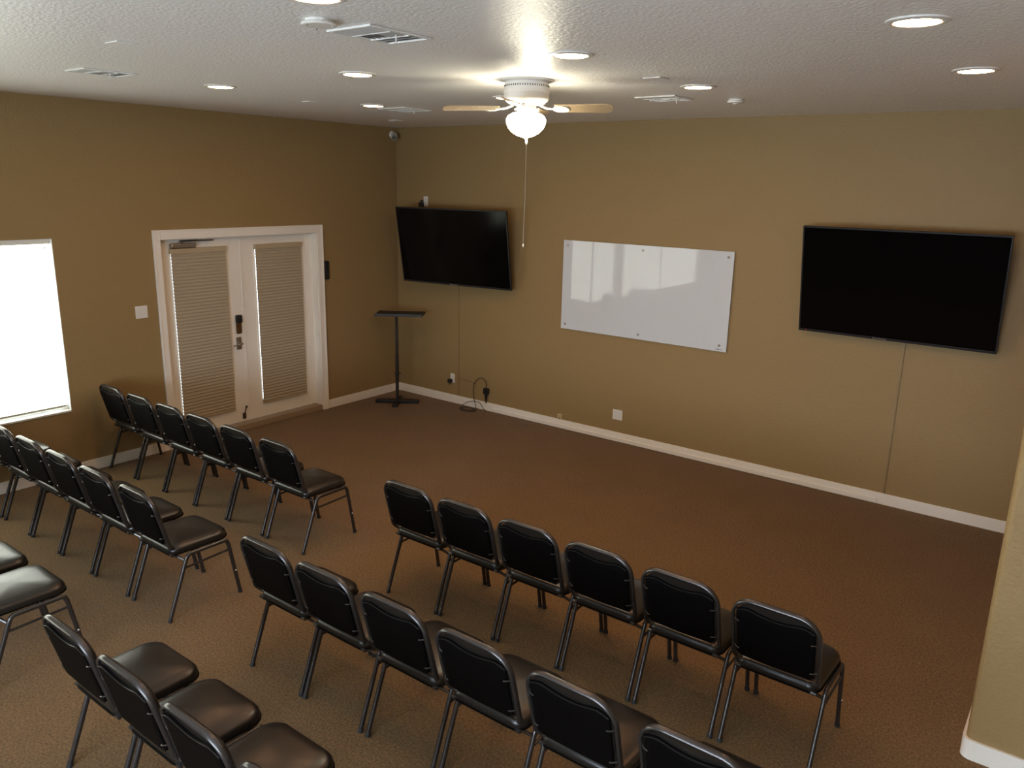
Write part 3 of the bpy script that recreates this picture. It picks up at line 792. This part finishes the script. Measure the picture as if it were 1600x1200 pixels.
def outlet(x, z, wd, ht, lab, plug=None, gangs=1):
    t = thing('wall_outlet', lab, 'outlet', (x, 0, z), group='white wall outlets')
    obj('cover_plate', B(-wd/2, wd/2, -0.006, -0.0003, -ht/2, ht/2), M['white_plastic'], t, bevel=0.002)
    for g in range(gangs):
        cx = (g-(gangs-1)/2)*0.046
        for s in (-1, 1):
            bm = bmesh.new(); box(bm, cx-0.016, cx+0.016, -0.0075, -0.006, s*0.020-0.013, s*0.020+0.013)
            rc = obj('receptacle', bm, M['white_plastic'], t, bevel=0.001)
            bm = bmesh.new()
            for q in (-0.006, 0.006): box(bm, cx+q-0.001, cx+q+0.001, -0.0079, -0.0075, s*0.020-0.004, s*0.020+0.006)
            obj('slots', bm, M['slot'], rc)
    return t
outlet(0.507, 2.480, 0.072, 0.118, 'white outlet plate above the top edge of the corner television')
outlet(0.955, 0.318, 0.072, 0.118, 'white outlet low on the wall left of the dangling cable, black plug in it')
outlet(3.340, 0.300, 0.118, 0.112, 'white double-width outlet low on the wall under the whiteboard', gangs=2)
t = thing('power_adapter', 'black plug plugged into the outlet above the corner television', 'power adapter', (0.470, -0.0075, 2.445))
obj('body', B(-0.030, 0.012, -0.060, 0, -0.035, 0.020), M['plastic'], t, bevel=0.006)
obj('plug', B(-0.022, 0.004, -0.040, 0, 0.024, 0.046), M['plastic'], t, bevel=0.004)
t = thing('power_adapter', 'black plug in the lower socket of the outlet left of the dangling cable', 'power adapter', (0.945, -0.0085, 0.290))
obj('body', B(-0.034, 0.014, -0.050, 0, -0.030, 0.018), M['plastic'], t, bevel=0.006)
obj('cord_relief', tube(bmesh.new(), [(-0.01, -0.03, -0.03), (-0.01, -0.035, -0.055)], 0.005, 8), M['cable'], t)
t = thing('telephone_jack', 'small beige box sitting on the baseboard left of the double outlet', 'wall jack', (2.598, 0, 0.107))
obj('housing', B(-0.030, 0.030, -0.024, -0.0003, 0, 0.060), M['beige'], t, bevel=0.004)
obj('port', B(-0.008, 0.008, -0.0245, -0.024, 0.006, 0.018), M['slot'], t)

t = thing('light_switch', 'white two-gang light switch on the wall left of the double doors', 'light switch', (0, -3.445, 1.440))
obj('cover_plate', B(0.0003, 0.007, -0.060, 0.060, -0.060, 0.060), M['white_plastic'], t, bevel=0.002)
for s in (-1, 1):
    obj('rocker', B(0.007, 0.0105, s*0.024-0.016, s*0.024+0.016, -0.033, 0.033), M['white_plastic'], t, bevel=0.0015)
t = thing('door_chime', 'narrow black device on the wall right of the double doors', 'wall device', (0, -1.178, 1.680))
obj('body', B(0.0003, 0.032, -0.028, 0.030, -0.108, 0.108), M['plastic'], t, bevel=0.006)
obj('button', B(0.032, 0.035, -0.014, 0.016, -0.07, -0.02), M['stand_top'], t, bevel=0.001)

# hanging adapter with looped cable by the back wall
t = thing('hanging_cable', 'black cable looping from a hanging adapter to a coil on the carpet', 'cable', (1.50, -0.03, 0))
off = Vector((1.50, -0.03, 0))
def cabl(pts, r=0.004):
    bm = bmesh.new(); P_ = [Vector(p)-off for p in pts]; out = []
    n = len(P_)
    for i in range(n-1):
        p0, p1, p2, p3 = P_[max(i-1, 0)], P_[i], P_[i+1], P_[min(i+2, n-1)]
        for k in range(6):
            u = k/6; out.append(0.5*((2*p1)+(p2-p0)*u+(2*p0-5*p1+4*p2-p3)*u*u+(3*p1-p0-3*p2+p3)*u**3))
    out.append(P_[-1]); return tube(bm, out, r, 8)
obj('adapter_box', B(-0.017, 0.053, -0.018, 0.024, 0.210, 0.285), M['plastic'], t, bevel=0.006)
bm = bmesh.new(); lathe(bm, [(0.020, 0.212), (0.017, 0.185), (0.010, 0.135), (0.005, 0.095)], 12, (0.020, 0.0))
obj('plug_end', bm, M['plastic'], t, smooth=True)
lp = cabl([(1.520, -0.035, 0.285), (1.522, -0.035, 0.36), (1.455, -0.035, 0.405), (1.37, -0.035, 0.365), (1.325, -0.035, 0.285), (1.325, -0.04, 0.20), (1.35, -0.05, 0.115),
           (1.40, -0.08, 0.045), (1.44, -0.13, 0.006), (1.41, -0.20, 0.006), (1.30, -0.215, 0.006), (1.21, -0.16, 0.006), (1.24, -0.09, 0.008), (1.36, -0.08, 0.010), (1.43, -0.13, 0.014),
           (1.38, -0.19, 0.014), (1.28, -0.195, 0.014), (1.23, -0.14, 0.014), (1.20, -0.09, 0.03), (1.265, -0.065, 0.075), (1.37, -0.06, 0.100), (1.45, -0.06, 0.090), (1.50, -0.06, 0.035), (1.55, -0.06, 0.006)])
obj('cord', lp, M['cable'], t, smooth=True)
bm = bmesh.new(); tube(bm, [(1.062, -0.004, 0.330), (1.20, -0.004, 0.322), (1.34, -0.004, 0.305)], 0.002, 6)
tag(obj('wall_wire', bm, M['cable']), 'thin dark wire crossing the wall from the cable cover to the cable loop', 'wire')
